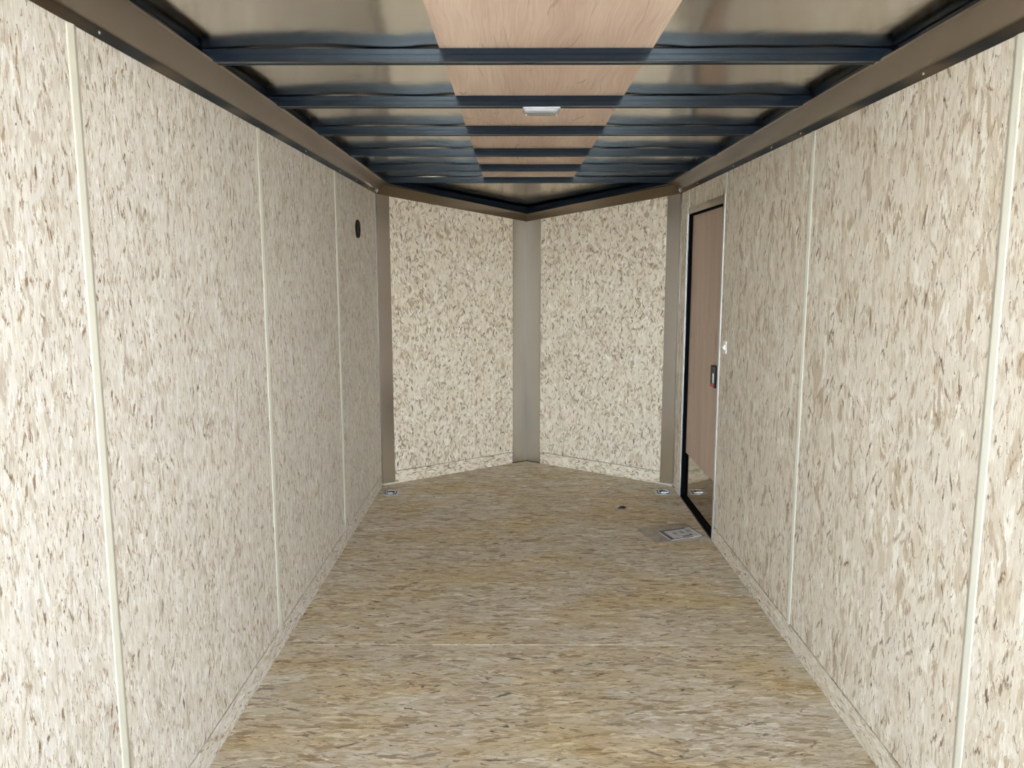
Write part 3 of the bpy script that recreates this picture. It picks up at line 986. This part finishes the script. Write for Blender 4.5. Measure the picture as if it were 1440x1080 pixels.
# ------------------------------------------------------------------ floor tie-down rings
def dring(x, y, label):
    r = root('tie_down_ring', (x, y, 0), label, 'tie-down ring', 'recessed tie-down rings in the floor')
    bm = bmesh.new()
    # plate with a raised rim, dished middle
    w, d, t = .058, .064, .003
    box(bm, (x - w, y - d, .0002), (x - .040, y + d, t)); box(bm, (x + .040, y - d, .0002), (x + w, y + d, t))
    box(bm, (x - .040, y - d, .0002), (x + .040, y - .044, t)); box(bm, (x - .040, y + .044, .0002), (x + .040, y + d, t))
    link('plate', bm, 'zinc', r)
    bm = bmesh.new(); box(bm, (x - .040, y - .044, .0002), (x + .040, y + .044, .0010))
    link('pan', bm, 'dark_gap', r)
    bm = bmesh.new()
    pts = [(x - .030, y - .034, .006), (x + .030, y - .034, .006), (x + .030, y + .004, .006)] + \
          [(x + .030 * math.cos(a), y + .004 + .030 * math.sin(a), .006) for a in [k * math.pi / 8 for k in range(1, 8)]] + [(x - .030, y + .004, .006)]
    tube(bm, pts, .0045, 8, True)
    link('ring', bm, 'zinc_bright', r, smooth=True)
    bm = bmesh.new(); box(bm, (x - .016, y - .040, .003), (x + .016, y - .026, .013), bevel=.002)
    link('clamp', bm, 'zinc', r)
    for sx in (-1, 1):
        for sy in (-1, 1):
            screw(r, (x + sx * .049, y + sy * .055, .0028), (0, 0, 1), .0045, 'screw_dark')
dring(-.944, 5.232, 'zinc tie-down ring plate in the floor at the left front corner')
dring(.934, 5.256, 'zinc tie-down ring plate in the floor beside the side door')

# ------------------------------------------------------------------ booklet in a clear plastic bag
def quad_pt(c, u, v):
    a = Vector(c[0]).lerp(Vector(c[1]), u); b = Vector(c[3]).lerp(Vector(c[2]), u)
    return a.lerp(b, v)
# page corners: far-left, far-right, near-right, near-left (x, y)
PG = [(.752, 4.416), (.945, 4.497), (.994, 4.346), (.796, 4.268)]
def patch(bm, c, u0, u1, v0, v1, z0, z1):
    base = [quad_pt(c, u0, v0), quad_pt(c, u1, v0), quad_pt(c, u1, v1), quad_pt(c, u0, v1)]
    prism(bm, [(p.x, p.y, z0) for p in base], (0, 0, z0), (0, 0, z1))
bk = root('booklet', (.87, 4.38, .001), 'white printed owner booklet with navy borders inside the clear bag by the door', 'booklet')
bm = bmesh.new(); patch(bm, PG, 0, 1, 0, 1, .0015, .0042)
link('pages', bm, 'paper', bk)
bm = bmesh.new()
patch(bm, PG, 0, .12, 0, 1, .0043, .0046); patch(bm, PG, .12, .86, 0, .09, .0043, .0046)
patch(bm, PG, .12, .72, .93, 1, .0043, .0046)
link('printed_border', bm, 'ink', bk)
for (u, v_) in ((.30, .30), (.52, .26), (.76, .22)):
    bm = bmesh.new()
    for k in range(5):
        patch(bm, PG, u, u + .13, v_ + k * .055, v_ + k * .055 + .032, .0043, .0046)
    link('text_block', bm, 'ink_grey', bk)
bm = bmesh.new()
patch(bm, PG, .30, .46, .70, .715, .0043, .0046)
link('printed_line', bm, 'ink_grey', bk)
bm = bmesh.new(); patch(bm, PG, .56, .70, .52, .535, .0043, .0046)
link('printed_line', bm, 'ink_grey', bk)
bm = bmesh.new(); patch(bm, PG, .035, .080, .10, .92, .00465, .0048)
link('spine_print', bm, 'ink_grey', bk)
bm = bmesh.new()
# a short slanted wordmark, unreadable at this size in the photograph
x = .44
for k, (w_, h_) in enumerate([(.05, .10), (.04, .09), (.045, .10), (.05, .09), (.04, .10), (.055, .12), (.06, .16)]):
    patch(bm, PG, x, x + w_ * .8, .86 - h_ - k * .004, .86 - k * .004, .0043, .0047); x += w_
link('wordmark', bm, 'ink_red', bk)

BAG = [(.625, 4.492), (.945, 4.585), (1.005, 4.342), (.705, 4.226)]
bm = bmesh.new()
n1, n2 = 26, 18
def bag_h(u, v_, top):
    p = quad_pt(BAG, u, v_)
    inside = (0.30 < u < 0.98 and 0.24 < v_ < 0.98)
    wr = .0028 * (math.sin(23 * u + 9 * v_) * math.sin(17 * v_ - 7 * u) + .5 * math.sin(41 * u * v_ + 3))
    e = min(1, 6 * min(u, 1 - u, v_, 1 - v_))
    e = max(0, e)
    if not top: return .0006
    return .0012 + e * (.0062 + wr)
for top in (0, 1):
    G = []
    for j in range(n2 + 1):
        row = []
        for i in range(n1 + 1):
            u, v_ = i / n1, j / n2
            p = quad_pt(BAG, u, v_)
            jx = .006 * math.sin(9 * v_ + 1) * (1 if i == 0 else 0)
            row.append(bm.verts.new((p.x + jx, p.y, bag_h(u, v_, top))))
        G.append(row)
    for j in range(n2):
        for i in range(n1): bm.faces.new((G[j][i], G[j + 1][i], G[j + 1][i + 1], G[j][i + 1]) if top == 0 else (G[j][i], G[j][i + 1], G[j + 1][i + 1], G[j + 1][i]))
tag(link('plastic_bag', bm, 'film', smooth=True), 'clear crumpled plastic bag lying on the floor by the side door', 'plastic bag')

# ------------------------------------------------------------------ small dark scrap on the floor
bm = bmesh.new()
pts = [(.575, 4.872, .004), (.590, 4.878, .006), (.603, 4.874, .012), (.612, 4.890, .010), (.600, 4.896, .005), (.592, 4.884, .013), (.606, 4.870, .006), (.622, 4.880, .008), (.626, 4.894, .004)]
tube(bm, pts, .0042, 7)
tube(bm, [(.598, 4.868, .005), (.612, 4.880, .015), (.618, 4.872, .006), (.604, 4.888, .008)], .005, 7)
tag(link('fabric_scrap', bm, 'lint', smooth=True), 'tiny curled purple black scrap lying on the floor in front of the nose', 'scrap')
